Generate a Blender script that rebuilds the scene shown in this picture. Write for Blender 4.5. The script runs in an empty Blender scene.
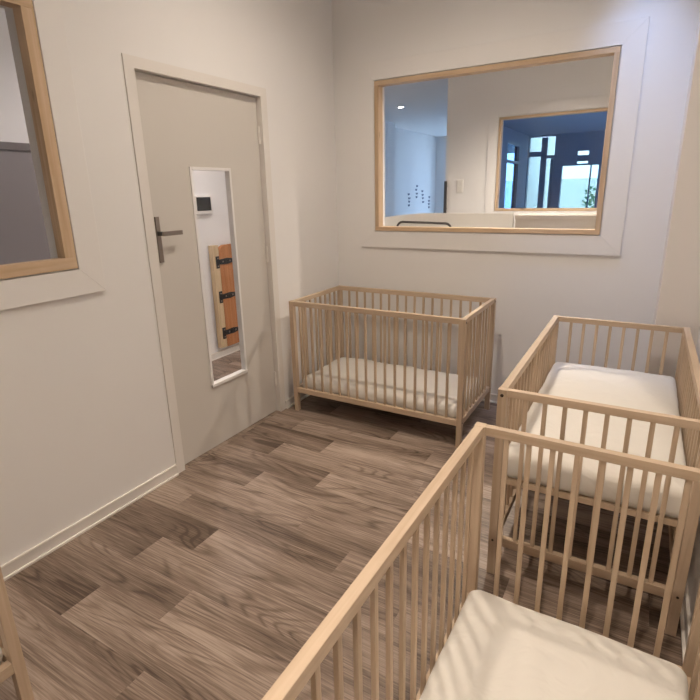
import bpy, bmesh, math, random
from mathutils import Vector, Matrix, noise

# ------------------------------------------------------------------ camera, world, light
scene = bpy.context.scene
C = scene.collection
PI = math.pi

F, YAW, PITCH, ROLL = 503.94, 0.53108, -0.28118, -0.0231
CAM = Vector((2.1295, -3.4714, 1.4992)); PX, PY = 350.1, 338.0
fwd = Vector((-math.sin(YAW)*math.cos(PITCH), math.cos(YAW)*math.cos(PITCH), math.sin(PITCH)))
rgt = Vector((math.cos(YAW), math.sin(YAW), 0)); upv = rgt.cross(fwd)
r2 = math.cos(ROLL)*rgt + math.sin(ROLL)*upv
u2 = -math.sin(ROLL)*rgt + math.cos(ROLL)*upv
cam_data = bpy.data.cameras.new('camera')
cam_data.sensor_width = 36.0
cam_data.lens = F*36.0/700.0
cam_data.shift_x = (350.0-PX)/700.0
cam_data.shift_y = (PY-350.0)/700.0
cam_data.clip_start = 0.02
cam = bpy.data.objects.new('camera', cam_data)
cam.matrix_world = Matrix(((r2.x, u2.x, -fwd.x, CAM.x), (r2.y, u2.y, -fwd.y, CAM.y), (r2.z, u2.z, -fwd.z, CAM.z), (0, 0, 0, 1)))
C.objects.link(cam)
scene.camera = cam

world = bpy.data.worlds.new('sky'); scene.world = world
world.use_nodes = True
bg = world.node_tree.nodes['Background']
bg.inputs['Color'].default_value = (0.46, 0.67, 1.0, 1)
bg.inputs['Strength'].default_value = 9.8

scene.view_settings.view_transform = 'Standard'
scene.view_settings.look = 'None'
scene.view_settings.exposure = 0.16
scene.view_settings.gamma = 1.0
scene.view_settings.use_curve_mapping = False

CEIL, CEIL2, CEIL3 = 3.2, 2.75, 2.40
WARM = (1.0, 0.86, 0.71)
COOL = (0.42, 0.59, 1.0)
NEUT = (1.0, 0.90, 0.86)

def lamp(name, loc, energy, color, radius=0.055, size=146, blend=1.0):
    l = bpy.data.lights.new(name, 'SPOT')
    l.energy = energy; l.color = color; l.shadow_soft_size = radius
    l.spot_size = math.radians(size); l.spot_blend = blend
    o = bpy.data.objects.new(name, l); C.objects.link(o); o.location = loc
    return o

# (x, y, ceiling, energy, colour, label)
SPOTS = [
    (1.08, -1.30, CEIL, 128, WARM, 'recessed ceiling spotlight nearest the grey door'),
    (2.05, -1.55, CEIL, 22, WARM, 'recessed ceiling spotlight over the foot of the middle cot'),
    (1.15, -3.50, CEIL, 22, WARM, 'recessed ceiling spotlight over the cot by the left window'),
    (2.05, -3.20, CEIL, 185, WARM, 'unseen ceiling spotlight added over the nearest cot'),  # unseen lamp, strong and narrow to brighten the near mattress
    (1.98, -0.37, CEIL, 92, COOL, 'made-up cool spotlight tinting the back wall near the right corner'),  # invented lamp that gives the back wall its bluish cast
    (1.30, 1.25, CEIL2, 370, (1.0, 0.88, 0.74), 'unseen ceiling spotlight added to light the room behind the wide window'),  # added fill for the next room, no fitting visible there
    (-1.41, 4.27, CEIL2, 20, NEUT, 'small bright ceiling spotlight seen through the wide window'),
    (-0.70, -0.70, CEIL2, 100, NEUT, 'unseen spotlight added to light the corridor beyond the door'),  # corridor fill added behind the door, source unseen
    (-0.55, -1.75, CEIL2, 17, NEUT, 'unseen spotlight added to light the corridor beyond the left window'),  # weak added fill, set past the jamb to keep it dim
]

def portal(loc, rot, sx, sy):
    l = bpy.data.lights.new('window_portal', 'AREA'); l.shape = 'RECTANGLE'; l.size = sx; l.size_y = sy
    l.cycles.is_portal = True
    o = bpy.data.objects.new('window_portal', l); C.objects.link(o); o.location = loc; o.rotation_euler = rot
portal((-1.15, 9.95, 1.45), (-PI/2, 0, 0), 1.9, 1.9)             # added end window of the hall, out of view
portal((0.70, 6.62, 1.25), (-PI/2, 0, 0), 1.25, 2.3)             # glazed front of the far room

# ------------------------------------------------------------------ materials
def newmat(name, rough=0.6, spec=0.3):
    m = bpy.data.materials.new(name); m.use_nodes = True
    nt = m.node_tree; b = nt.nodes['Principled BSDF']
    b.inputs['Roughness'].default_value = rough
    b.inputs['Specular IOR Level'].default_value = spec
    return m, nt, b

def N(nt, typ, **kw):
    n = nt.nodes.new(typ)
    for k, v in kw.items(): setattr(n, k, v)
    return n

def plain(name, col, rough=0.6, spec=0.3, metal=0.0, bump=0.0, bscale=300.0, vary=0.03):
    m, nt, b = newmat(name, rough, spec)
    b.inputs['Metallic'].default_value = metal
    tc = N(nt, 'ShaderNodeTexCoord')
    no = N(nt, 'ShaderNodeTexNoise'); no.inputs['Scale'].default_value = 3.0; no.inputs['Detail'].default_value = 3
    nt.links.new(tc.outputs['Object'], no.inputs['Vector'])
    mx = N(nt, 'ShaderNodeMix', data_type='RGBA')
    mx.inputs['A'].default_value = tuple(c*(1-vary) for c in col)+(1,)
    mx.inputs['B'].default_value = tuple(min(1, c*(1+vary)) for c in col)+(1,)
    nt.links.new(no.outputs['Fac'], mx.inputs['Factor'])
    nt.links.new(mx.outputs['Result'], b.inputs['Base Color'])
    if bump > 0:
        n2 = N(nt, 'ShaderNodeTexNoise'); n2.inputs['Scale'].default_value = bscale; n2.inputs['Detail'].default_value = 2
        nt.links.new(tc.outputs['Object'], n2.inputs['Vector'])
        bp = N(nt, 'ShaderNodeBump'); bp.inputs['Strength'].default_value = bump; bp.inputs['Distance'].default_value = 0.002
        nt.links.new(n2.outputs['Fac'], bp.inputs['Height']); nt.links.new(bp.outputs['Normal'], b.inputs['Normal'])
    return m

def wood(name, light, dark, rough=0.5, knots=False, cross=55.0, along=2.2):
    """Grain runs along the local Z axis of every stick."""
    m, nt, b = newmat(name, rough, 0.3)
    tc = N(nt, 'ShaderNodeTexCoord'); oi = N(nt, 'ShaderNodeObjectInfo')
    off = N(nt, 'ShaderNodeVectorMath', operation='SCALE'); off.inputs[0].default_value = (37.0, 91.0, 53.0)
    nt.links.new(oi.outputs['Random'], off.inputs['Scale'])
    add = N(nt, 'ShaderNodeVectorMath', operation='ADD')
    nt.links.new(tc.outputs['Object'], add.inputs[0]); nt.links.new(off.outputs['Vector'], add.inputs[1])
    mp = N(nt, 'ShaderNodeMapping'); mp.inputs['Scale'].default_value = (cross, cross, along)
    nt.links.new(add.outputs['Vector'], mp.inputs['Vector'])
    no = N(nt, 'ShaderNodeTexNoise'); no.inputs['Scale'].default_value = 1.0; no.inputs['Detail'].default_value = 5
    no.inputs['Distortion'].default_value = 0.6
    nt.links.new(mp.outputs['Vector'], no.inputs['Vector'])
    cr = N(nt, 'ShaderNodeValToRGB')
    cr.color_ramp.elements[0].position = 0.30; cr.color_ramp.elements[0].color = dark+(1,)
    cr.color_ramp.elements[1].position = 0.68; cr.color_ramp.elements[1].color = light+(1,)
    nt.links.new(no.outputs['Fac'], cr.inputs['Fac'])
    hs = N(nt, 'ShaderNodeHueSaturation')
    mr = N(nt, 'ShaderNodeMapRange'); mr.inputs['To Min'].default_value = 0.90; mr.inputs['To Max'].default_value = 1.08
    nt.links.new(oi.outputs['Random'], mr.inputs['Value']); nt.links.new(mr.outputs['Result'], hs.inputs['Value'])
    nt.links.new(cr.outputs['Color'], hs.inputs['Color'])
    last = hs.outputs['Color']
    if knots:
        mk = N(nt, 'ShaderNodeMapping'); mk.inputs['Scale'].default_value = (9, 9, 3.2)
        nt.links.new(add.outputs['Vector'], mk.inputs['Vector'])
        vo = N(nt, 'ShaderNodeTexVoronoi'); vo.inputs['Scale'].default_value = 1.0
        nt.links.new(mk.outputs['Vector'], vo.inputs['Vector'])
        kr = N(nt, 'ShaderNodeMapRange'); kr.inputs['From Min'].default_value = 0.05; kr.inputs['From Max'].default_value = 0.13
        kr.inputs['To Min'].default_value = 0.85; kr.inputs['To Max'].default_value = 0.0
        nt.links.new(vo.outputs['Distance'], kr.inputs['Value'])
        mx = N(nt, 'ShaderNodeMix', data_type='RGBA'); mx.inputs['B'].default_value = (0.16, 0.07, 0.03, 1)
        nt.links.new(kr.outputs['Result'], mx.inputs['Factor']); nt.links.new(last, mx.inputs['A'])
        last = mx.outputs['Result']
    nt.links.new(last, b.inputs['Base Color'])
    bp = N(nt, 'ShaderNodeBump'); bp.inputs['Strength'].default_value = 0.08; bp.inputs['Distance'].default_value = 0.001
    nt.links.new(no.outputs['Fac'], bp.inputs['Height']); nt.links.new(bp.outputs['Normal'], b.inputs['Normal'])
    return m

def floor_material():
    """Grey-brown vinyl oak: each plank is an object, grain along local X with cathedral figures."""
    m, nt, b = newmat('vinyl_oak', 0.42, 0.35)
    tc = N(nt, 'ShaderNodeTexCoord'); oi = N(nt, 'ShaderNodeObjectInfo')
    off = N(nt, 'ShaderNodeVectorMath', operation='SCALE'); off.inputs[0].default_value = (61.0, 43.0, 17.0)
    nt.links.new(oi.outputs['Random'], off.inputs['Scale'])
    add = N(nt, 'ShaderNodeVectorMath', operation='ADD')
    nt.links.new(tc.outputs['Object'], add.inputs[0]); nt.links.new(off.outputs['Vector'], add.inputs[1])
    def noise_at(sx, sy, detail, dist=0.0):
        mp = N(nt, 'ShaderNodeMapping'); mp.inputs['Scale'].default_value = (sx, sy, 1)
        nt.links.new(add.outputs['Vector'], mp.inputs['Vector'])
        n = N(nt, 'ShaderNodeTexNoise'); n.inputs['Scale'].default_value = 1.0
        n.inputs['Detail'].default_value = detail; n.inputs['Distortion'].default_value = dist
        nt.links.new(mp.outputs['Vector'], n.inputs['Vector'])
        return n.outputs['Fac']
    def math_(op, a, bb, clamp=False):
        n = N(nt, 'ShaderNodeMath', operation=op); n.use_clamp = clamp
        for i, v in enumerate((a, bb)):
            if isinstance(v, (int, float)): n.inputs[i].default_value = v
            elif v is not None: nt.links.new(v, n.inputs[i])
        return n.outputs[0]
    smooth = noise_at(1.15, 6.5, 0.5, 0.45)
    rings = math_('ADD', math_('MULTIPLY', math_('SINE', math_('MULTIPLY', smooth, 105.0), None), 0.5), 0.5)
    lines = math_('POWER', rings, 3.5)                    # figure lines
    patch = noise_at(2.2, 9.0, 1.0)                       # where the figure shows
    pm = N(nt, 'ShaderNodeMapRange'); pm.inputs['From Min'].default_value = 0.40; pm.inputs['From Max'].default_value = 0.60
    nt.links.new(patch, pm.inputs['Value'])
    lines = math_('MULTIPLY', lines, pm.outputs['Result'])
    streak = noise_at(4.5, 190.0, 4.0, 0.12)
    lines = math_('MULTIPLY', lines, math_('ADD', 0.3, math_('MULTIPLY', streak, 1.4)))
    fine = noise_at(14.0, 420.0, 2.0)
    tone = noise_at(0.9, 10.0, 2.0)
    sc = N(nt, 'ShaderNodeSeparateColor'); nt.links.new(oi.outputs['Color'], sc.inputs[0])
    gx = N(nt, 'ShaderNodeSeparateXYZ'); nt.links.new(tc.outputs['Generated'], gx.inputs[0])
    v = math_('ADD', math_('MULTIPLY', math_('SUBTRACT', tone, 0.5), 1.0), 0.48)
    v = math_('ADD', v, math_('MULTIPLY', math_('SUBTRACT', 0.5, gx.outputs[0]), 0.17))
    v = math_('ADD', v, math_('MULTIPLY', math_('SUBTRACT', streak, 0.5), 1.0))
    v = math_('ADD', v, math_('MULTIPLY', math_('SUBTRACT', fine, 0.5), 0.55))
    v = math_('SUBTRACT', v, math_('MULTIPLY', math_('SUBTRACT', lines, 0.18), 0.26))
    v = math_('ADD', v, math_('MULTIPLY', math_('SUBTRACT', sc.outputs[0], 0.5), 0.34))
    cr = N(nt, 'ShaderNodeValToRGB')
    e = cr.color_ramp.elements
    e[0].position = 0.12; e[0].color = (0.095, 0.064, 0.046, 1)
    e[1].position = 0.88; e[1].color = (0.45, 0.352, 0.288, 1)
    e2 = cr.color_ramp.elements.new(0.5); e2.color = (0.245, 0.18, 0.14, 1)
    nt.links.new(v, cr.inputs['Fac'])
    nt.links.new(cr.outputs['Color'], b.inputs['Base Color'])
    bp = N(nt, 'ShaderNodeBump'); bp.inputs['Strength'].default_value = 0.10; bp.inputs['Distance'].default_value = 0.0008
    nt.links.new(streak, bp.inputs['Height']); nt.links.new(bp.outputs['Normal'], b.inputs['Normal'])
    return m

def sheet_material(name, col):
    m, nt, b = newmat(name, 0.85, 0.15)
    b.inputs['Base Color'].default_value = col+(1,)
    b.inputs['Sheen Weight'].default_value = 0.15
    tc = N(nt, 'ShaderNodeTexCoord')
    n1 = N(nt, 'ShaderNodeTexNoise'); n1.inputs['Scale'].default_value = 7.0; n1.inputs['Detail'].default_value = 3; n1.inputs['Distortion'].default_value = 0.8
    n2 = N(nt, 'ShaderNodeTexNoise'); n2.inputs['Scale'].default_value = 420.0
    nt.links.new(tc.outputs['Object'], n1.inputs['Vector']); nt.links.new(tc.outputs['Object'], n2.inputs['Vector'])
    b1 = N(nt, 'ShaderNodeBump'); b1.inputs['Strength'].default_value = 0.5; b1.inputs['Distance'].default_value = 0.02
    b2 = N(nt, 'ShaderNodeBump'); b2.inputs['Strength'].default_value = 0.15; b2.inputs['Distance'].default_value = 0.001
    nt.links.new(n1.outputs['Fac'], b1.inputs['Height']); nt.links.new(n2.outputs['Fac'], b2.inputs['Height'])
    nt.links.new(b1.outputs['Normal'], b2.inputs['Normal']); nt.links.new(b2.outputs['Normal'], b.inputs['Normal'])
    return m

def glass_material(name, tint=(1, 1, 1), refl=0.04):
    m = bpy.data.materials.new(name); m.use_nodes = True
    nt = m.node_tree; nt.nodes.clear()
    out = N(nt, 'ShaderNodeOutputMaterial'); tr = N(nt, 'ShaderNodeBsdfTransparent'); gl = N(nt, 'ShaderNodeBsdfGlossy')
    tr.inputs['Color'].default_value = tint+(1,); gl.inputs['Roughness'].default_value = 0.01
    lw = N(nt, 'ShaderNodeLayerWeight'); lw.inputs['Blend'].default_value = 0.15
    mr = N(nt, 'ShaderNodeMapRange'); mr.inputs['To Min'].default_value = refl*0.4; mr.inputs['To Max'].default_value = refl*5
    mx = N(nt, 'ShaderNodeMixShader')
    nt.links.new(lw.outputs['Fresnel'], mr.inputs['Value']); nt.links.new(mr.outputs['Result'], mx.inputs['Fac'])
    nt.links.new(tr.outputs[0], mx.inputs[1]); nt.links.new(gl.outputs[0], mx.inputs[2])
    nt.links.new(mx.outputs[0], out.inputs['Surface'])
    return m

M = {}
M['wall'] = plain('wall_paint', (0.86, 0.845, 0.835), 0.75, 0.2, bump=0.06, bscale=260, vary=0.012)
M['column'] = plain('column_warm_light', (0.84, 0.80, 0.775), 0.75, 0.2, bump=0.05, vary=0.01)  # warmer light on the column is mixed into its colour
M['ceiling'] = plain('ceiling_paint', (0.90, 0.89, 0.88), 0.8, 0.1)
M['trim'] = plain('white_trim', (0.86, 0.84, 0.825), 0.45, 0.35, vary=0.01)
M['board'] = plain('skirting_lacquer', (0.74, 0.70, 0.66), 0.4, 0.4, vary=0.01)
M['bead'] = plain('skirting_bead', (0.90, 0.86, 0.80), 0.35, 0.4, vary=0.01)
M['door'] = plain('door_laminate', (0.67, 0.635, 0.59), 0.5, 0.35, vary=0.012)
M['frame'] = plain('door_frame_paint', (0.81, 0.775, 0.735), 0.4, 0.4, vary=0.01)
M['metal'] = plain('brushed_bronze_steel', (0.30, 0.255, 0.225), 0.35, 0.5, metal=0.75)
M['black'] = plain('black_metal', (0.018, 0.018, 0.02), 0.45, 0.4)
M['dark'] = plain('dark_grey_plastic', (0.07, 0.065, 0.065), 0.5, 0.4)
M['hole'] = plain('bolt_socket_steel', (0.06, 0.045, 0.035), 0.5, 0.4, metal=0.4)
M['beech'] = wood('beech', (0.63, 0.492, 0.362), (0.53, 0.397, 0.277), 0.5)
M['pine'] = wood('pine', (0.70, 0.535, 0.375), (0.58, 0.405, 0.25), 0.5, knots=True, cross=38, along=1.6)
M['gateboard'] = wood('gate_board_wood', (0.60, 0.275, 0.12), (0.43, 0.17, 0.065), 0.5, cross=26, along=1.6)
M['gatepost'] = wood('gate_post_wood', (0.72, 0.56, 0.36), (0.60, 0.44, 0.26), 0.5)
M['floor'] = floor_material()
M['subfloor'] = plain('floor_screed', (0.10, 0.07, 0.05), 0.8, 0.1)
M['sheet'] = sheet_material('cotton_sheet', (0.77, 0.735, 0.68))
M['glass'] = glass_material('clear_glass')
M['bluepane'] = glass_material('blue_tinted_glass', (0.42, 0.56, 0.70))
M['solar'] = glass_material('tinted_solar_glass', (0.46, 0.50, 0.46))
M['white'] = plain('white_laminate', (0.82, 0.80, 0.76), 0.45, 0.3, vary=0.01)
M['grey'] = plain('grey_laminate', (0.36, 0.335, 0.345), 0.5, 0.3, vary=0.02)
M['greytrim'] = plain('grey_edge_trim', (0.22, 0.20, 0.205), 0.5, 0.3)
M['taupe'] = plain('taupe_laminate', (0.50, 0.45, 0.40), 0.5, 0.3)
M['screen'] = plain('dark_screen', (0.012, 0.014, 0.018), 0.15, 0.5)
M['slate'] = plain('dim_blue_room', (0.20, 0.26, 0.36), 0.7, 0.2)  # dimness and blue daylight of the far room put into the colour
M['alu'] = plain('window_aluminium', (0.16, 0.22, 0.32), 0.4, 0.4)
M['paving'] = plain('paving', (0.55, 0.55, 0.52), 0.9, 0.1)
M['hallfloor'] = plain('pale_hall_bounce', (0.62, 0.62, 0.62), 0.5, 0.3)  # pale so that the hall ceiling gets bounced light
M['render'] = plain('white_render', (0.80, 0.82, 0.80), 0.9, 0.1)
M['leaf'] = plain('shrub_leaf', (0.08, 0.20, 0.11), 0.6, 0.2, vary=0.3)
M['decal'] = plain('dark_wall_sticker', (0.06, 0.08, 0.14), 0.6, 0.2)
em = bpy.data.materials.new('lamp_glow'); em.use_nodes = True
_b = em.node_tree.nodes['Principled BSDF']
_b.inputs['Base Color'].default_value = (1, 1, 1, 1); _b.inputs['Emission Color'].default_value = (1, 0.95, 0.9, 1); _b.inputs['Emission Strength'].default_value = 30
M['glow'] = em

# ------------------------------------------------------------------ helpers
def link(name, me, parent=None):
    o = bpy.data.objects.new(name, me); C.objects.link(o)
    if parent is not None: o.parent = parent
    return o

def tag(o, label=None, cat=None, group=None, kind=None):
    if label: o['label'] = label
    if cat: o['category'] = cat
    if group: o['group'] = group
    if kind: o['kind'] = kind
    return o

def empty(name, loc=(0, 0, 0), rz=0.0, parent=None):
    o = bpy.data.objects.new(name, None); C.objects.link(o)
    o.location = loc; o.rotation_euler = (0, 0, rz); o.empty_display_size = 0.1
    if parent: o.parent = parent
    return o

def finish(bm, name, mat, smooth=False):
    me = bpy.data.meshes.new(name)
    bmesh.ops.recalc_face_normals(bm, faces=bm.faces)
    bm.to_mesh(me); bm.free()
    me.materials.append(M[mat])
    if smooth:
        for p in me.polygons: p.use_smooth = True
    return me

def add_box(bm, x0, x1, y0, y1, z0, z1):
    v = [bm.verts.new(p) for p in ((x0, y0, z0), (x1, y0, z0), (x1, y1, z0), (x0, y1, z0), (x0, y0, z1), (x1, y0, z1), (x1, y1, z1), (x0, y1, z1))]
    for f in ((0, 3, 2, 1), (4, 5, 6, 7), (0, 1, 5, 4), (1, 2, 6, 5), (2, 3, 7, 6), (3, 0, 4, 7)):
        bm.faces.new([v[i] for i in f])

def boxes(name, lst, mat, parent=None, bevel=0.0):
    bm = bmesh.new()
    for b in lst: add_box(bm, *b)
    if bevel > 0:
        bmesh.ops.bevel(bm, geom=bm.edges[:], offset=bevel, segments=2, profile=0.6, affect='EDGES')
    return link(name, finish(bm, name, mat), parent)

_sticks = {}
def stick_mesh(a, b, L, mat, bevel):
    k = (round(a, 5), round(b, 5), round(L, 5), mat, bevel)
    if k not in _sticks:
        bm = bmesh.new(); add_box(bm, -a/2, a/2, -b/2, b/2, -L/2, L/2)
        if bevel > 0:
            long_e = [e for e in bm.edges if abs(e.verts[0].co.z-e.verts[1].co.z) > 1e-6]
            short_e = [e for e in bm.edges if e not in long_e]
            bmesh.ops.bevel(bm, geom=long_e+short_e if bevel < 0.0035 else long_e, offset=bevel, segments=2, profile=0.7, affect='EDGES')
        me = finish(bm, 'stick', mat)
        _sticks[k] = me
    return _sticks[k]

ROT = {'z': (0, 0, 0), 'x': (0, PI/2, 0), 'y': (-PI/2, 0, 0)}
def stick(name, axis, c, L, a, b, mat, parent=None, bevel=0.0025):
    """axis z: a=x b=y ; axis x: a=vertical b=y ; axis y: a=x b=vertical"""
    o = link(name, stick_mesh(a, b, L, mat, bevel), parent)
    o.location = c; o.rotation_euler = ROT[axis]
    return o

def prism(name, pts, axis, t0, t1, mat, parent=None, bevel=0.0):
    """extrude a 2D outline; axis x: pts=(y,z); axis y: pts=(x,z); axis z: pts=(x,y)"""
    bm = bmesh.new()
    def P(p, t):
        return (t, p[0], p[1]) if axis == 'x' else ((p[0], t, p[1]) if axis == 'y' else (p[0], p[1], t))
    A = [bm.verts.new(P(p, t0)) for p in pts]; B = [bm.verts.new(P(p, t1)) for p in pts]
    bm.faces.new(A); bm.faces.new(B[::-1])
    n = len(pts)
    for i in range(n): bm.faces.new((A[i], A[(i+1) % n], B[(i+1) % n], B[i]))
    if bevel > 0:
        bmesh.ops.bevel(bm, geom=bm.edges[:], offset=bevel, segments=1, affect='EDGES')
    return link(name, finish(bm, name, mat), parent)

def cyl_mesh(r, L, mat, seg=16, r2=None):
    bm = bmesh.new()
    bmesh.ops.create_cone(bm, cap_ends=True, segments=seg, radius1=r, radius2=r if r2 is None else r2, depth=L)
    return finish(bm, 'disc', mat)

def tube(name, pts, r, mat, parent=None, seg=10):
    bm = bmesh.new(); rings = []
    for i, p in enumerate(pts):
        p = Vector(p)
        d = (Vector(pts[min(i+1, len(pts)-1)])-Vector(pts[max(i-1, 0)])).normalized()
        s = d.cross(Vector((0.01, 1, 0.02))).normalized(); t = d.cross(s)
        rings.append([bm.verts.new(p+r*(math.cos(2*PI*k/seg)*s+math.sin(2*PI*k/seg)*t)) for k in range(seg)])
    for a, b in zip(rings, rings[1:]):
        for k in range(seg): bm.faces.new((a[k], a[(k+1) % seg], b[(k+1) % seg], b[k]))
    bm.faces.new(rings[0][::-1]); bm.faces.new(rings[-1])
    return link(name, finish(bm, name, mat, True), parent)

# ------------------------------------------------------------------ the setting: shell of the nap room
RX, YR = 2.417, -4.55              # right wall plane, rear wall plane
T = 0.12                           # wall thickness
# left wall with window and door openings
LW = (-3.71, -2.182, 1.211, 2.238)
DO = (-1.803, -0.802, 2.118)
wl = [(-T, 0, YR-T, LW[0], 0, CEIL), (-T, 0, LW[0], LW[1], 0, LW[2]), (-T, 0, LW[0], LW[1], LW[3], CEIL),
      (-T, 0, LW[1], DO[0], 0, CEIL), (-T, 0, DO[0], DO[1], DO[2], CEIL), (-T, 0, DO[1], T, 0, CEIL)]
tag(boxes('wall_left', wl, 'wall'), 'beige white left wall with the door and a window', kind='structure')
BW = (0.344, 1.875, 1.218, 2.242)
wb = [(0, BW[0], 0, T, 0, CEIL), (BW[0], BW[1], 0, T, 0, BW[2]), (BW[0], BW[1], 0, T, BW[3], CEIL), (BW[1], RX+T, 0, T, 0, CEIL)]
tag(boxes('wall_back', wb, 'wall'), 'white back wall with the wide interior window', kind='structure')
tag(boxes('wall_right', [(RX, RX+T, YR-T, 0, 0, CEIL)], 'wall'), kind='structure')
tag(boxes('wall_rear', [(0, RX, YR-T, YR, 0, CEIL)], 'wall'), kind='structure')
tag(boxes('ceiling', [(-T, RX+T, YR-T, T, CEIL, CEIL+0.1)], 'ceiling'), kind='structure')
tag(boxes('wall_corner', [(2.222, RX, -0.40, 0, 0, CEIL)], 'column'), 'boxed column in the back right corner, warm light put into its colour', kind='structure')

# floor slab and its planks
floor = boxes('floor', [(-2.9, RX+T, YR-1.8, 10.2, -0.12, -0.006)], 'subfloor')
tag(floor, 'grey-brown wood plank vinyl floor', kind='structure')
ROW, Y0 = 0.1655, -2.7105
JOINT = {0: 0.396, 1: 0.741, 2: 1.31, 3: 0.559, 4: 1.174, 5: 0.877, 6: 0.42, 7: 0.757, 8: 1.252, 9: 0.578, 10: 1.177, 11: 0.876, 12: 0.33, 13: 0.95, -1: 0.866, -2: 0.25, -3: 0.62}
PL = 0.94
random.seed(5)
TONE = {0: (0.05, 0.75), -1: (0.5, 0.05), 1: (0.35, 0.95), 2: (0.45, 0.2), 3: (0.0, 0.8), 4: (0.55, 0.1), 5: (0.65, 0.05), 6: (0.1, 0.75),
        7: (0.2, 0.85), 8: (0.6, 0.35), 9: (0.05, 0.8), 10: (0.6, 0.3), 11: (0.35, 0.6), 12: (0.3, 0.6)}
def plank(x0, x1, y0, y1, tone=None):
    if x1-x0 < 0.02: return
    w, d = x1-x0-0.0003, y1-y0-0.0003
    bm = bmesh.new(); add_box(bm, -w/2, w/2, -d/2, d/2, -0.003, 0.003)
    bmesh.ops.bevel(bm, geom=[e for e in bm.edges if e.verts[0].co.z > 0 and e.verts[1].co.z > 0], offset=0.0003, segments=1, affect='EDGES')
    o = link('plank', finish(bm, 'plank', 'floor'), floor)
    o.location = ((x0+x1)/2, (y0+y1)/2, -0.003)
    t = random.random() if tone is None else tone
    o.color = (t, t, t, 1)
for r in range(-11, 18):
    y0 = Y0+r*ROW; y1 = min(y0+ROW, 0.0); y0 = max(y0, YR)
    if y1-y0 < 0.03 or y0 >= 0: continue
    j = JOINT.get(r, random.uniform(0, PL))
    xs = [0.0]+[j+k*PL for k in range(-2, 5) if 0.03 < j+k*PL < RX-0.03]+[RX]
    for a, b in zip(xs, xs[1:]):
        tone = None
        if r in TONE and abs(b-j) < 1e-4: tone = TONE[r][0]
        if r in TONE and abs(a-j) < 1e-4: tone = TONE[r][1]
        plank(a, b, y0, y1, tone)
    # corridor side, as far as the door glass shows it
for r in range(7, 22):
    y0 = Y0+r*ROW; y1 = y0+ROW
    j = JOINT.get(r, random.uniform(0, PL))-PL*2
    xs = [-1.30]+[j+k*PL for k in range(-2, 5) if -1.27 < j+k*PL < -0.15]+[-T]
    for a, b in zip(xs, xs[1:]): plank(a, b, y0, y1)
# door threshold strip
boxes('threshold_strip', [(-T, 0.0, DO[0]+0.05, DO[1]-0.05, -0.006, 0.001)], 'floor', floor)

# skirting boards
def skirting(name, runs):
    root = empty(name); tag(root, kind='structure')
    for (axis, c, L, s) in runs:
        # s: direction from wall into the room along the thickness axis
        if axis == 'y':
            stick('skirting_board', 'y', (c[0]+s*0.005, c[1], 0.028), L, 0.010, 0.056, 'board', root, 0.0015)
            stick('top_bead', 'y', (c[0]+s*0.0055, c[1], 0.0595), L, 0.011, 0.007, 'bead', root, 0.002)
            stick('floor_bead', 'y', (c[0]+s*0.0155, c[1], 0.006), L, 0.011, 0.012, 'bead', root, 0.003)
        else:
            stick('skirting_board', 'x', (c[0], c[1]+s*0.005, 0.028), L, 0.056, 0.010, 'board', root, 0.0015)
            stick('top_bead', 'x', (c[0], c[1]+s*0.0055, 0.0595), L, 0.007, 0.011, 'bead', root, 0.002)
            stick('floor_bead', 'x', (c[0], c[1]+s*0.0155, 0.006), L, 0.012, 0.011, 'bead', root, 0.003)
def span(a, b): return (a+b)/2, b-a
c1, l1 = span(YR, -1.806); c2, l2 = span(-0.799, 0.0)
skirting('baseboard_left', [('y', (0, c1), l1, 1), ('y', (0, c2), l2, 1)])
c3, l3 = span(0.022, 2.222)
skirting('baseboard_back', [('x', (c3, 0), l3, -1)])
c4, l4 = span(YR, -0.40)
skirting('baseboard_right', [('y', (RX, c4), l4, -1)])

# ------------------------------------------------------------------ windows
def window_back(name, x0, x1, z0, z1, ywall, s, casing=0.124, label=None, fw=0.029):
    """rectangular window in a wall parallel to X. s=-1: the dressed side faces -y."""
    root = empty(name, ((x0+x1)/2, ywall, 0)); tag(root, label, kind='structure')
    cx = (x0+x1)/2
    def X(x): return x-cx
    # mitred flat white casing boards
    t0, t1 = s*0.0, s*0.015
    a, b = casing, 0.006
    o = ((X(x0-a), z0-a), (X(x1+a), z0-a), (X(x1+a), z1+a), (X(x0-a), z1+a))
    i = ((X(x0-b), z0-b), (X(x1+b), z0-b), (X(x1+b), z1+b), (X(x0-b), z1+b))
    for k in range(4):
        k2 = (k+1) % 4
        prism('casing_board', [o[k], o[k2], i[k2], i[k]], 'y', t0, t1, 'trim', root, 0.0012)
    # wooden frame
    d0, d1 = s*0.019, -s*0.055
    dc, dl = (d0+d1)/2, abs(d0-d1)
    stick('frame_rail', 'x', (0, dc, z0+fw/2), x1-x0, fw, dl, 'pine', root, 0.002)
    stick('frame_rail', 'x', (0, dc, z1-fw/2), x1-x0, fw, dl, 'pine', root, 0.002)
    for xx in (x0+fw/2, x1-fw/2):
        stick('frame_stile', 'z', (X(xx), dc, (z0+z1)/2), z1-z0-2*fw, fw, dl, 'pine', root, 0.002)
    # inner reveal lining behind the frame
    boxes('reveal_lining',
          [(X(x0), X(x0)+0.012, min(-s*0.056, -s*T), max(-s*0.056, -s*T), z0, z1), (X(x1)-0.012, X(x1), min(-s*0.056, -s*T), max(-s*0.056, -s*T), z0, z1),
           (X(x0)+0.012, X(x1)-0.012, min(-s*0.056, -s*T), max(-s*0.056, -s*T), z0, z0+0.012), (X(x0)+0.012, X(x1)-0.012, min(-s*0.056, -s*T), max(-s*0.056, -s*T), z1-0.012, z1)], 'trim', root)
    boxes('pane', [(X(x0)+fw*0.6, X(x1)-fw*0.6, -s*0.030-0.003, -s*0.030+0.003, z0+fw*0.6, z1-fw*0.6)], 'glass', root)
    return root

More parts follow.
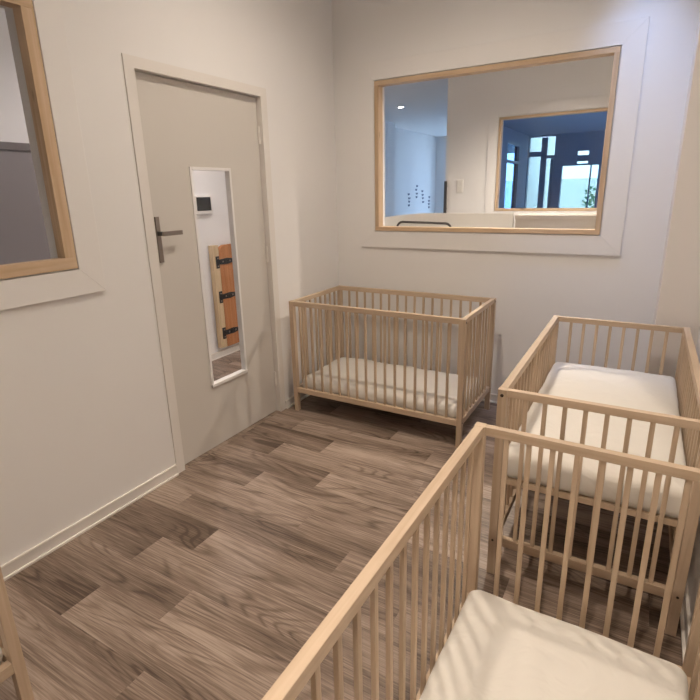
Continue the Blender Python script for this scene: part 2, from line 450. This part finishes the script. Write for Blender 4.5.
window_back('window_1', BW[0], BW[1], BW[2], BW[3], 0.0, -1, label='wide interior window with pine frame and white casing in back wall')

# left window (wall parallel to Y)
def window_left(name, y0, y1, z0, z1, label):
    root = empty(name, (0, (y0+y1)/2, 0)); tag(root, label, kind='structure')
    cy = (y0+y1)/2; fw = 0.048
    def Y(y): return y-cy
    a, b = 0.118, 0.006
    o = ((Y(y0-a), z0-a), (Y(y1+a), z0-a), (Y(y1+a), z1+a), (Y(y0-a), z1+a))
    i = ((Y(y0-b), z0-b), (Y(y1+b), z0-b), (Y(y1+b), z1+b), (Y(y0-b), z1+b))
    for k in range(4):
        k2 = (k+1) % 4
        prism('casing_board', [o[k], o[k2], i[k2], i[k]], 'x', 0.0, 0.016, 'trim', root, 0.0012)
    d0, d1 = 0.020, -0.035; dc, dl = (d0+d1)/2, d0-d1
    stick('frame_rail', 'y', (dc, 0, z0+fw/2), y1-y0, dl, fw, 'pine', root, 0.002)
    stick('frame_rail', 'y', (dc, 0, z1-fw/2), y1-y0, dl, fw, 'pine', root, 0.002)
    for yy in (y0+fw/2, y1-fw/2):
        stick('frame_stile', 'z', (dc, Y(yy), (z0+z1)/2), z1-z0-2*fw, dl, fw, 'pine', root, 0.002)
    boxes('reveal_lining', [(-T, -0.036, Y(y0), Y(y0)+0.03, z0, z1), (-T, -0.036, Y(y1)-0.03, Y(y1), z0, z1),
                            (-T, -0.036, Y(y0)+0.03, Y(y1)-0.03, z0, z0+0.03), (-T, -0.036, Y(y0)+0.03, Y(y1)-0.03, z1-0.03, z1)], 'trim', root)
    boxes('pane', [(-0.018, -0.012, Y(y0)+fw*0.6, Y(y1)-fw*0.6, z0+fw*0.6, z1-fw*0.6)], 'glass', root)
    return root
window_left('window_2', LW[0], LW[1], LW[2], LW[3], 'interior window with pine frame in the left wall')

# ------------------------------------------------------------------ door
dr = empty('door_1', (0, -1.3025, 0)); tag(dr, 'pale greige door with a tall narrow glass pane and lever handle', kind='structure')
def DY(y): return y+1.3025
OY0, OY1, OZ = -1.748, -0.857, 2.068          # clear opening
# frame: jambs and head, each with a face band proud of the wall
def jamb(ya, yb):
    bm = bmesh.new()
    add_box(bm, -T, 0.007, DY(ya), DY(yb), 0, OZ)
    return link('frame_jamb', finish(bm, 'frame_jamb', 'frame'), dr)
jamb(DO[0], OY0); jamb(OY1, DO[1])
boxes('frame_head', [(-T, 0.007, DY(DO[0]), DY(DO[1]), OZ, DO[2])], 'frame', dr)
boxes('frame_stop', [(-0.10, -0.078, DY(OY0), DY(OY0)+0.015, 0, OZ), (-0.10, -0.078, DY(OY1)-0.015, DY(OY1), 0, OZ), (-0.10, -0.078, DY(OY0)+0.015, DY(OY1)-0.015, OZ-0.015, OZ)], 'frame', dr)
# leaf with the glazed slot
DX0, DX1 = -0.072, -0.030
GY0, GY1, GZ0, GZ1 = -1.450, -1.135, 0.392, 1.650
leaf = boxes('door_leaf', [(DX0, DX1, DY(OY0)+0.004, DY(GY0), 0.006, OZ-0.004), (DX0, DX1, DY(GY1), DY(OY1)-0.004, 0.006, OZ-0.004),
                    (DX0, DX1, DY(GY0), DY(GY1), 0.006, GZ0), (DX0, DX1, DY(GY0), DY(GY1), GZ1, OZ-0.004)], 'door', dr)
bw = 0.016
bx0, bx1 = DX1-0.030, DX1+0.006
for (n, a) in (('glazing_bead', (bx0, bx1, DY(GY0), DY(GY0)+bw, GZ0, GZ1)), ('glazing_bead', (bx0, bx1, DY(GY1)-bw, DY(GY1), GZ0, GZ1)),
               ('glazing_bead', (bx0, bx1, DY(GY0)+bw, DY(GY1)-bw, GZ1-bw, GZ1)), ('glazing_bead', (bx0, bx1+0.004, DY(GY0), DY(GY1), GZ0-0.004, GZ0+bw))):
    boxes(n, [a], 'trim', leaf, 0.002)
boxes('pane', [(DX0+0.016, DX0+0.022, DY(GY0)+0.008, DY(GY1)-0.008, GZ0+0.008, GZ1-0.008)], 'glass', dr)
# handle: long plate, neck, lever
hy = DY(-1.702)
plate = boxes('handle_plate', [(DX1, DX1+0.008, hy-0.0125, hy+0.0125, 1.172, 1.403)], 'metal', dr, 0.0015)
boxes('lever', [(DX1+0.045, DX1+0.057, hy-0.012, hy+0.112, 1.308, 1.330)], 'metal', plate, 0.0015)
boxes('neck', [(DX1+0.006, DX1+0.047, hy-0.010, hy+0.010, 1.309, 1.329)], 'dark', plate, 0.002)
for z in (0.25, 1.12, 1.85):
    h = link('hinge', cyl_mesh(0.008, 0.10, 'frame', 12), dr); h.location = (DX1+0.006, DY(OY1)-0.004, z)

# ------------------------------------------------------------------ cots
LEG = 0.032
def make_cot(label, corner, L, W, rz, mat='beech', base_z=0.150, H=0.80, group='beech cots'):
    """corner = far-left floor corner; local x across, local -y along the length from the corner."""
    root = empty('baby_cot', (corner[0], corner[1], 0), rz)
    tag(root, label, 'cot', group)
    def P(a, b, z): return (a, -b, z)
    h = LEG/2
    for a in (h, W-h):
        for b in (h, L-h):
            lg = stick('leg', 'z', P(a, b, H/2), H, LEG, LEG, mat, root, 0.003)
            # bolt sockets on the end faces
            e = 1 if b < L/2 else -1
            for z in (H-0.022, 0.160):
                bo = link('bolt', cyl_mesh(0.0065 if z > 0.5 else 0.0045, 0.003, 'hole', 10), lg)
                bo.location = (0, e*(LEG/2), z-H/2); bo.rotation_euler = (PI/2, 0, 0)
    zt, zb = H-0.016, 0.158
    for b in (0.016, L-0.016):
        stick('end_rail', 'x', P(W/2, b, zt+0.002), W-2*LEG, 0.028, 0.024, mat, root)
        stick('end_rail', 'x', P(W/2, b, zb), W-2*LEG, 0.036, 0.024, mat, root)
    for a in (0.016, W-0.016):
        stick('side_rail', 'y', P(a, L/2, zt), L-2*LEG, 0.027, 0.032, mat, root)
        stick('side_rail', 'y', P(a, L/2, zb), L-2*LEG, 0.027, 0.036, mat, root)
    zs0, zs1 = zb+0.014, zt-0.008
    zc, zl = (zs0+zs1)/2, zs1-zs0
    n = 8
    for b in (0.016, L-0.016):
        for k in range(n):
            a = LEG+(W-2*LEG)*(k+1)/(n+1)
            stick('slat', 'z', P(a, b, zc), zl, 0.0155, 0.012, mat, root, 0.0036)
    n = 16
    for a in (0.016, W-0.016):
        for k in range(n):
            b = LEG+(L-2*LEG)*(k+1)/(n+1)
            stick('slat', 'z', P(a, b, zc), zl, 0.012, 0.0155, mat, root, 0.0036)
    # bed base: frame and cross laths
    bz = base_z
    ins = 0.034
    base = boxes('bed_base', [(ins, ins+0.03, -L+ins, -ins, bz-0.022, bz), (W-ins-0.03, W-ins, -L+ins, -ins, bz-0.022, bz),
                              (ins+0.03, W-ins-0.03, -ins-0.03, -ins, bz-0.022, bz), (ins+0.03, W-ins-0.03, -L+ins, -L+ins+0.03, bz-0.022, bz)], mat, root)
    ll = W-2*ins-0.06
    for k in range(10):
        b = ins+0.06+(L-2*ins-0.12)*k/9
        stick('base_lath', 'x', P(W/2, b, bz-0.008), ll, 0.010, 0.055, mat, base, 0.0)
    return root

def make_mattress(label, corner, L, W, rz, z0, h, seed, wob=0.004, crown=0.008, pin=(0, 0), ins=0.030, insy=0.030, rc=0.035):
    """soft rounded slab under a fitted sheet; the empty-free mesh sits at its own base centre."""
    hx, hy = W/2-ins, L/2-insy
    prof = [(0.045, 0.0), (0.018, 0.004), (0.005, 0.016), (0.0, 0.034), (0.0, h-0.034), (0.004, h-0.018), (0.014, h-0.006), (0.032, h), (0.07, h+crown*0.5), (0.13, h+crown*0.85), (0.20, h+crown)]
    def ring(inset):
        X, Y = hx-inset, hy-inset; r = max(0.004, rc-inset*0.6)
        pts = []
        for (cx, cy, a0) in ((X-r, Y-r, 0), (-X+r, Y-r, PI/2), (-X+r, -Y+r, PI), (X-r, -Y+r, 1.5*PI)):
            for k in range(8):
                a = a0+PI/2*k/7; pts.append((cx+r*math.cos(a), cy+r*math.sin(a)))
        # add points along straight runs
        out = []
        m = len(pts)
        for i, p in enumerate(pts):
            q = pts[(i+1) % m]; out.append(p)
            if i % 8 == 7:
                steps = 34 if (i//8) % 2 else 20
                for s in range(1, steps): out.append((p[0]+(q[0]-p[0])*s/steps, p[1]+(q[1]-p[1])*s/steps))
        return out
    bm = bmesh.new(); rings = []
    for li, (ii, z) in enumerate(prof):
        vs = []
        for (x, y) in ring(ii):
            nz = noise.noise(Vector((x*9+seed, y*9, z*14)))
            n2 = noise.noise(Vector((x*28+seed, y*28, z*40)))
            side = 1.0 if li < 7 else 0.45
            d = (nz*0.7+n2*0.35)*wob*side
            ln = math.hypot(x, y)
            zz = z + (nz*wob*0.6 if li > 4 else 0) + (max(0, n2)*wob*0.6 if li == 0 else 0)
            vs.append(bm.verts.new((x+d*x/ln, y+d*y/ln, max(zz, 0.0))))
        rings.append(vs)
    for a, b in zip(rings, rings[1:]):
        m = len(a)
        for k in range(m): bm.faces.new((a[k], a[(k+1) % m], b[(k+1) % m], b[k]))
    bm.faces.new(rings[0][::-1])
    # close the top with strips between opposite points
    top = rings[-1]
    cv = bm.verts.new((0, 0, h+crown*1.05))
    m = len(top)
    for k in range(m): bm.faces.new((top[k], top[(k+1) % m], cv))
    o = link('mattress', finish(bm, 'mattress', 'sheet', True))
    ca, sa = math.cos(rz), math.sin(rz)
    lx, ly = W/2+pin[0], -L/2+pin[1]
    o.location = (corner[0]+ca*lx-sa*ly, corner[1]+sa*lx+ca*ly, z0)
    o.rotation_euler = (0, 0, rz)
    tag(o, label, 'mattress', 'cot mattresses')
    return o

# cot by the back wall: length along X. far-left corner of the rotated frame = back-right corner
CL, CW = 1.23, 0.66
c1x, c1y = 0.0752, -0.1261
# local x (across) -> world +y ; local -y (length) -> world +x  => rz = +90deg, corner = front-left
make_cot('beech cot standing along the back wall below the wide window', (c1x, c1y-CW), CL, CW, PI/2, base_z=0.150)
make_mattress('cream sheeted mattress low in the cot below the wide window', (c1x, c1y-CW), CL, CW, PI/2, 0.150, 0.092, 3.1, wob=0.009, crown=0.012, ins=0.037, insy=0.038)
make_cot('beech cot beside the corner column with its mattress set high', (1.7193, -0.4666), 1.264, 0.655, 0.0047, base_z=0.425)
make_mattress('cream sheeted mattress set high in the cot beside the corner column', (1.7193, -0.4666), 1.264, 0.655, 0.0047, 0.425, 0.120, 7.7, wob=0.005, crown=0.028, rc=0.026, ins=0.028, insy=0.027)
make_cot('nearest beech cot at the lower right edge of the view', (1.736, -2.0271), CL, CW, -0.0104, base_z=0.150)
make_mattress('cream sheeted mattress in the nearest cot, striped by slat shadows', (1.736, -2.0271), CL, CW, -0.0104, 0.150, 0.114, 12.4, wob=0.003, crown=0.006, pin=(0, -0.022), insy=0.055)
make_cot('beech cot at the lower left edge, only its corner post showing', (-0.004+0.035, -2.945), CL, 0.62, 0.0, base_z=0.150)
make_mattress('cream sheeted mattress in the cot below the left window', (-0.004+0.035, -2.945), CL, 0.62, 0.0, 0.150, 0.090, 21.0)

# ------------------------------------------------------------------ corridor beyond the left wall
GX = -1.30
tag(boxes('wall_corridor', [(GX-T, GX, YR-1.5, 1.0, 0, CEIL2), (-2.6, -2.2, 8.95, 9.9, 0, CEIL2), (-2.3-T, GX-T, 0.88, 1.0, 0, CEIL2), (-2.3-T, -2.3, 1.0, 5.95, 0, CEIL2),
                            (-2.6-T, -2.3-T, 5.83, 5.95, 0, CEIL2), (-2.6-T, -2.6, 5.95, 9.9, 0, CEIL2), (GX, -T, YR-T, YR, 0, CEIL2)], 'wall'),
    'white walls of the corridor and hall', kind='structure')
tag(boxes('ceiling_corridor', [(-2.8, 0.0, T, 10.0, CEIL2, CEIL2+0.1), (-1.5, -T, YR-1.6, T, CEIL2, CEIL2+0.1), (0, RX+T, T, 2.56, CEIL2, CEIL2+0.1)], 'ceiling'), kind='structure')
HW = (-2.1, -0.2, 0.5, 2.4)
tag(boxes('wall_hall_end', [(-2.6, HW[0], 9.9, 10.02, 0, CEIL2), (HW[0], HW[1], 9.9, 10.02, 0, HW[2]), (HW[0], HW[1], 9.9, 10.02, HW[3], CEIL2), (HW[1], 0, 9.9, 10.02, 0, CEIL2)], 'wall'), kind='structure')
w5 = empty('added_hall_window', (-1.15, 9.96, 0)); tag(w5, kind='structure')  # unseen window added to bring blue daylight into the hall
for z in (HW[2]+0.03, HW[3]-0.03): stick('frame_rail', 'x', (0, 0, z), 1.9, 0.06, 0.06, 'trim', w5)
for x in (-0.92, 0, 0.92): stick('frame_stile', 'z', (x, 0, 1.45), 1.78, 0.06, 0.06, 'trim', w5)
boxes('pane', [(-0.92, 0.92, -0.003, 0.003, HW[2]+0.03, HW[3]-0.03)], 'glass', w5)
skirting('baseboard_corridor', [('y', (GX, -1.9), 5.8, 1)])

tag(boxes('floor_hall', [(-2.6, 0.0, 2.44, 9.9, -0.006, 0.0)], 'hallfloor'), 'pale floor of the hall, added to bounce light upward', kind='structure')  # added as a pale reflector under the hall ceiling
# intercom panel on the corridor wall
ic = empty('wall_intercom', (GX, -0.150, 1.43)); tag(ic, 'small white intercom with black screen seen through the door pane', 'intercom')
boxes('housing', [(0, 0.020, -0.100, 0.100, -0.085, 0.075)], 'white', ic, 0.004)
boxes('screen', [(0.020, 0.023, -0.083, 0.083, -0.058, 0.058)], 'screen', ic, 0.001)

# wooden safety gate folded against the corridor wall
gt = empty('safety_gate', (GX, -0.068, 0)); tag(gt, 'orange-brown wooden gate with black strap hinges seen through the door pane', 'gate')
stick('post', 'z', (0.035, -0.035, 0.585), 0.96, 0.05, 0.075, 'gatepost', gt, 0.003)
pts = [(0.005, 0.10), (0.62, 0.10), (0.62, 1.06), (0.075, 1.06)]
for k in range(1, 7):
    a = PI/2*k/6; pts.append((0.075-0.07*math.sin(a), 0.99+0.07*math.cos(a)))
gb = prism('gate_board', pts, 'x', 0.030, 0.060, 'gateboard', gt, 0.003)
for z in (0.912, 0.589, 0.242):
    hg = boxes('strap_hinge', [(0.060, 0.067, -0.045, -0.006, z-0.055, z+0.055)], 'black', gt, 0.002)
    sp = [(-0.006, z-0.022), (0.10, z-0.028), (0.16, z-0.020), (0.30, z-0.010), (0.315, z), (0.30, z+0.010), (0.16, z+0.020), (0.10, z+0.028), (-0.006, z+0.022)]
    prism('strap', sp, 'x', 0.060, 0.065, 'black', hg)
    for yy in (0.04, 0.13, 0.22):
        s = link('bolt', cyl_mesh(0.008, 0.005, 'metal', 10), hg); s.location = (0.067, yy, z); s.rotation_euler = (0, PI/2, 0)
    for zz in (-0.035, 0.035):
        s = link('bolt', cyl_mesh(0.007, 0.005, 'metal', 10), hg); s.location = (0.069, -0.026, z+zz); s.rotation_euler = (0, PI/2, 0)

# grey cabinet seen through the left window
gc = empty('grey_cabinet', (-1.10, -2.20, 0)); tag(gc, 'tall grey cabinet with darker top edge seen through the left window', 'cabinet')
boxes('body', [(-0.19, 0.18, -0.55, 0.55, 0.0, 1.76)], 'grey', gc)
boxes('top_board', [(-0.19, 0.20, -0.56, 0.56, 1.76, 1.80)], 'greytrim', gc, 0.002)
for k in range(2):
    d = boxes('cabinet_door', [(0.181, 0.198, -0.545+0.55*k, -0.545+0.55*k+0.54, 0.06, 1.75)], 'grey', gc, 0.002)
    boxes('handle', [(0.198, 0.215, -0.545+0.55*k+0.47, -0.545+0.55*k+0.485, 0.85, 1.0)], 'metal', d, 0.002)

# ------------------------------------------------------------------ room behind the wide window
W2Y = 2.44
W2 = (0.595, 1.668, 1.262, 2.238)
tag(boxes('wall_far_room', [(0, W2[0], W2Y, W2Y+T, 0, CEIL2), (W2[0], W2[1], W2Y, W2Y+T, 0, W2[2]), (W2[0], W2[1], W2Y, W2Y+T, W2[3], CEIL2), (W2[1], 3.1, W2Y, W2Y+T, 0, CEIL2),
                            (RX, RX+T, T, W2Y, 0, CEIL2), (-T, 0, T, 0.2, 0, CEIL2)], 'wall'), 'white walls of the room behind the wide window', kind='structure')
window_back('window_4', W2[0], W2[1], W2[2], W2[3], W2Y, -1, casing=0.115, label='second pine framed window seen through the wide window', fw=0.026)
# dark vertical pull on the wall edge and a switch plate
dp = empty('door_pull', (0.022, W2Y, 1.42)); tag(dp, 'dark vertical pull bar on the wall edge beyond the wide window', 'handle')
boxes('bar', [(-0.016, 0.016, -0.055, -0.035, -0.19, 0.18)], 'dark', dp, 0.003)
for z in (-0.13, 0.12): boxes('standoff', [(-0.008, 0.008, -0.036, 0.0, z-0.008, z+0.008)], 'dark', dp)
sw = empty('light_switch', (0.18, W2Y, 1.54)); tag(sw, 'white double switch plate on the wall beyond the wide window', 'switch')
boxes('plate', [(-0.04, 0.04, -0.008, 0, -0.075, 0.075)], 'white', sw, 0.003)
for z in (-0.034, 0.034): boxes('rocker', [(-0.028, 0.028, -0.012, -0.008, z-0.028, z+0.028)], 'white', sw, 0.002)

# curved white board standing behind the sill, grey-beige cupboard beside it, dark hoop in front
pts = [(0.06, 0.0), (1.285, 0.0), (1.285, 1.333)]
for k in range(0, 21):
    t = k/20; x = 1.24-(1.24-0.06)*t
    u = max(0.0, (0.62-x)/0.56); pts.append((x, 1.331-0.062*u**1.5))
cb = prism('screen_board', pts, 'y', 0.30, 0.325, 'white', None, 0.002)
tag(cb, 'white board with a curved top edge standing behind the window sill', 'board')
cp = empty('low_cupboard', (1.63, 0.42, 0)); tag(cp, 'grey-beige low cupboard behind the right half of the window sill', 'cupboard')
boxes('body', [(-0.325, 0.325, -0.135, 0.16, 0.06, 1.29)], 'taupe', cp)
boxes('top_board', [(-0.33, 0.33, -0.14, 0.165, 1.29, 1.318)], 'taupe', cp, 0.002)
boxes('plinth', [(-0.31, 0.31, -0.11, 0.15, 0.0, 0.06)], 'dark', cp)
for s in (-1, 1):
    d = boxes('cupboard_door', [(min(s*0.004, s*0.32), max(s*0.004, s*0.32), 0.161, 0.178, 0.07, 1.285)], 'taupe', cp, 0.002)
    boxes('handle', [(s*0.03-0.006, s*0.03+0.006, 0.178, 0.195, 0.7, 0.85)], 'metal', d)
hp = []
xa, xb, zt = 0.415, 0.855, 1.269
for z in (0.0, 0.6, 1.1, 1.22): hp.append((xa, 0.22, z))
for k in range(1, 7):
    a = PI/2*k/6; hp.append((xa+0.045*(1-math.cos(a)), 0.22, 1.224+0.045*math.sin(a)-0.0))
for k in range(0, 7):
    a = PI/2*k/6; hp.append((xb-0.045+0.045*math.sin(a), 0.22, 1.224-0.008+0.045*math.cos(a)))
for z in (1.1, 0.6, 0.0): hp.append((xb, 0.22, z))
hr = empty('hoop_rack', ((xa+xb)/2, 0.22, 0)); tag(hr, 'dark metal hoop rail with rounded corners behind the window sill', 'rack')
tb = tube('hoop', [(p[0]-(xa+xb)/2, p[1]-0.22, p[2]) for p in hp], 0.0085, 'dark', hr)
for z in (0.35, 0.80): stick('crossbar', 'x', (0, 0, z), xb-xa, 0.014, 0.014, 'dark', hr)
for s in (-1, 1): stick('foot', 'y', (s*(xb-xa)/2, 0, 0.010), 0.14, 0.02, 0.02, 'dark', hr)

# leaf stickers on the hall wall
def sprig(y, z, hgt, seed):
    random.seed(seed); bm = bmesh.new()
    for k in range(4):
        zz = z-hgt/2+hgt*k/3; yy = y+random.uniform(-0.03, 0.03); a = random.uniform(-0.7, 0.7)
        for s in (-1, 1):
            dy, dz = s*math.cos(a*0.4+0.7), math.sin(a*0.4+0.9)
            base = Vector((0, yy, zz)); tip = base+Vector((0, dy*0.075, dz*0.06)); n = Vector((0, -dz, dy))*0.022
            mid = (base+tip)/2
            f = [bm.verts.new(v) for v in (base, mid+n, tip, mid-n)]
            face = bm.faces.new(f)
    r = bmesh.ops.extrude_face_region(bm, geom=bm.faces[:])
    for v in [g for g in r['geom'] if isinstance(g, bmesh.types.BMVert)]: v.co.x += 0.003
    o = link('wall_sticker', finish(bm, 'wall_sticker', 'decal')); o.location = (-2.6, 0, 0)
    return o
for (y, z, lab) in ((7.31, 1.285, 'dark leaf sprig sticker nearest the pine frame on the hall wall'), (7.76, 1.46, 'highest dark leaf sprig sticker on the hall wall'),
               (8.13, 1.345, 'dark leaf sprig sticker just right of the highest one'), (8.55, 1.20, 'lowest dark leaf sprig sticker beside the dark pull bar')):
    tag(sprig(y, z, 0.24, int(y*100)), lab, 'sticker', 'leaf stickers on the hall wall')

# ------------------------------------------------------------------ far dark room with glazed front
FY = 6.5
SW = (4.95, 5.85, 1.0, 2.22)
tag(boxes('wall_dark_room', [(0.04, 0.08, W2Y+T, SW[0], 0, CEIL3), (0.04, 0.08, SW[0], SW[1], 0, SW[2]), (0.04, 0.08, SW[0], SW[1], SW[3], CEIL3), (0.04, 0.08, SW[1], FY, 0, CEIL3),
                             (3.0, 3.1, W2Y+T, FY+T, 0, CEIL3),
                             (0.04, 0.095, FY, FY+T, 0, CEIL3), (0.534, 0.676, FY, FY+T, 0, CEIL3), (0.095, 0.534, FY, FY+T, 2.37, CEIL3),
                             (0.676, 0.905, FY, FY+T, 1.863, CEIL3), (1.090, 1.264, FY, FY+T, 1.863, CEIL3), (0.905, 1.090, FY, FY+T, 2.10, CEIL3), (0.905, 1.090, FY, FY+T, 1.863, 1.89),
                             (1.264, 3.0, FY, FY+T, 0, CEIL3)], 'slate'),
    'far room walls with dimness and blue daylight put into their colour', kind='structure')
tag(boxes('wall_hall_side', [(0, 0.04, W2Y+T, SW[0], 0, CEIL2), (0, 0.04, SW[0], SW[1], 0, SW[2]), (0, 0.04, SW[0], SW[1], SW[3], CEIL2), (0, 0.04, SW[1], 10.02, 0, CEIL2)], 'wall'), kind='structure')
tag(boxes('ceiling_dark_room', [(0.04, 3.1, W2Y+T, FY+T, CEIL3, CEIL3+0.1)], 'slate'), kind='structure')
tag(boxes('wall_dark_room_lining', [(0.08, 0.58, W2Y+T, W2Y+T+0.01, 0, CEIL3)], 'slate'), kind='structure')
gf = empty('window_5', (0.70, FY+0.06, 0)); tag(gf, 'bright glazed front of the far room', kind='structure')
def GXX(x): return x-0.70
stick('mullion', 'z', (GXX(0.352), 0, 1.18), 2.36, 0.10, 0.06, 'alu', gf)
stick('transom', 'x', (GXX(0.198), 0, 2.083), 0.205, 0.086, 0.06, 'alu', gf)
stick('transom', 'x', (GXX(0.468), 0, 2.03), 0.13, 0.05, 0.06, 'alu', gf)
stick('mullion', 'z', (GXX(0.50), 0, 1.0), 2.0, 0.05, 0.06, 'alu', gf)
stick('transom', 'x', (GXX(0.998), 0, 1.98), 0.185, 0.10, 0.06, 'alu', gf)
stick('mullion', 'z', (GXX(1.14), 0, 0.93), 1.86, 0.022, 0.06, 'alu', gf)
for (a, b, z0, z1) in ((0.095, 0.302, 0.0, 2.37), (0.402, 0.534, 0.0, 2.37), (0.676, 1.264, 0.0, 1.863), (0.905, 1.09, 1.89, 2.10)):
    boxes('pane', [(GXX(a), GXX(b), -0.004, 0.004, z0, z1)], 'solar', gf)
sg = empty('window_6', (0.04, 5.4, 0)); tag(sg, 'glazed opening in the side wall of the far room', kind='structure')
for z in (SW[2]+0.02, SW[3]-0.02, 1.92): stick('frame_rail', 'y', (0, 0, z), 0.9, 0.08, 0.04, 'alu', sg)
for y in (-0.43, 0.43): stick('frame_stile', 'z', (0, y, (SW[2]+SW[3])/2), SW[3]-SW[2]-0.08, 0.08, 0.04, 'alu', sg)
boxes('pane', [(-0.003, 0.003, -0.43, 0.43, SW[2]+0.02, SW[3]-0.02)], 'bluepane', sg)

# exterior seen through the glazed front
tag(boxes('ground', [(0.0, 9, FY+T, 22, -0.25, -0.05), (-9, 0, 10.02, 22, -0.25, -0.05)], 'paving'), 'pale paving outside the glazed front', kind='structure')
tag(boxes('garden_wall', [(-6, 8, 14.0, 14.2, -0.05, 1.75)], 'render'), 'pale rendered garden wall outside the glazed front', 'wall')
def shrub(x, y, z0, h, rad, seed, label):
    random.seed(seed); root = empty('shrub', (x, y, z0)); tag(root, label, 'shrub', 'garden shrubs')
    tube('stem', [(0, 0, 0), (0.02, 0.01, h*0.5), (0, 0.02, h*0.9)], 0.02, 'gateboard', root)
    bm = bmesh.new()
    for k in range(220):
        a = random.uniform(0, 2*PI); t = random.uniform(0.25, 1.0); rr = rad*math.sqrt(random.random())*(1.15-t*0.6)
        c = Vector((rr*math.cos(a), rr*math.sin(a), h*t)); d = Vector((random.gauss(0, 1), random.gauss(0, 1), random.gauss(0.4, 0.7))).normalized()
        s = d.cross(Vector((0.3, 0.8, 0.5))).normalized()
        f = [bm.verts.new(v) for v in (c-d*0.06, c+s*0.03, c+d*0.07, c-s*0.03)]
        bm.faces.new(f)
    fo = link('foliage', finish(bm, 'foliage', 'leaf'), root); fo['kind'] = 'stuff'
shrub(-0.55, 11.2, -0.05, 2.2, 0.28, 4, 'thin green shrub outside the narrow glazed window')
shrub(0.75, 12.4, -0.05, 1.55, 0.45, 9, 'low green shrub outside the wide glazed door')

# ------------------------------------------------------------------ ceiling spotlights
def ring_mesh(r0, r1, h, mat, seg=24):
    bm = bmesh.new(); R = []
    for (r, z) in ((r0, 0.0), (r1, 0.0), (r1, -h), (r0, -h*0.6)):
        R.append([bm.verts.new((r*math.cos(2*PI*k/seg), r*math.sin(2*PI*k/seg), z)) for k in range(seg)])
    for i in range(4):
        a, b = R[i], R[(i+1) % 4]
        for k in range(seg): bm.faces.new((a[k], a[(k+1) % seg], b[(k+1) % seg], b[k]))
    return finish(bm, 'trim_ring', mat, True)
RING = ring_mesh(0.040, 0.052, 0.008, 'trim'); LENS = cyl_mesh(0.0398, 0.003, 'glow', 24)
for (x, y, cz, en, col, lab) in SPOTS:
    r = empty('ceiling_spotlight', (x, y, cz)); tag(r, lab, 'spotlight', 'recessed ceiling spotlights')
    link('trim_ring', RING, r)
    le = link('lens', LENS, r); le.location = (0, 0, -0.0035)
    if col is COOL:                       # added lamp, swivelled to tint the back wall
        lo = lamp('spot_lamp', (0, 0, -0.012), en, col, size=50); lo.rotation_euler = (math.radians(9), 0, 0)
    else:
        lo = lamp('spot_lamp', (0, 0, -0.012), en, col, size=108 if 'nearest cot' in lab else 146)
    lo.parent = r
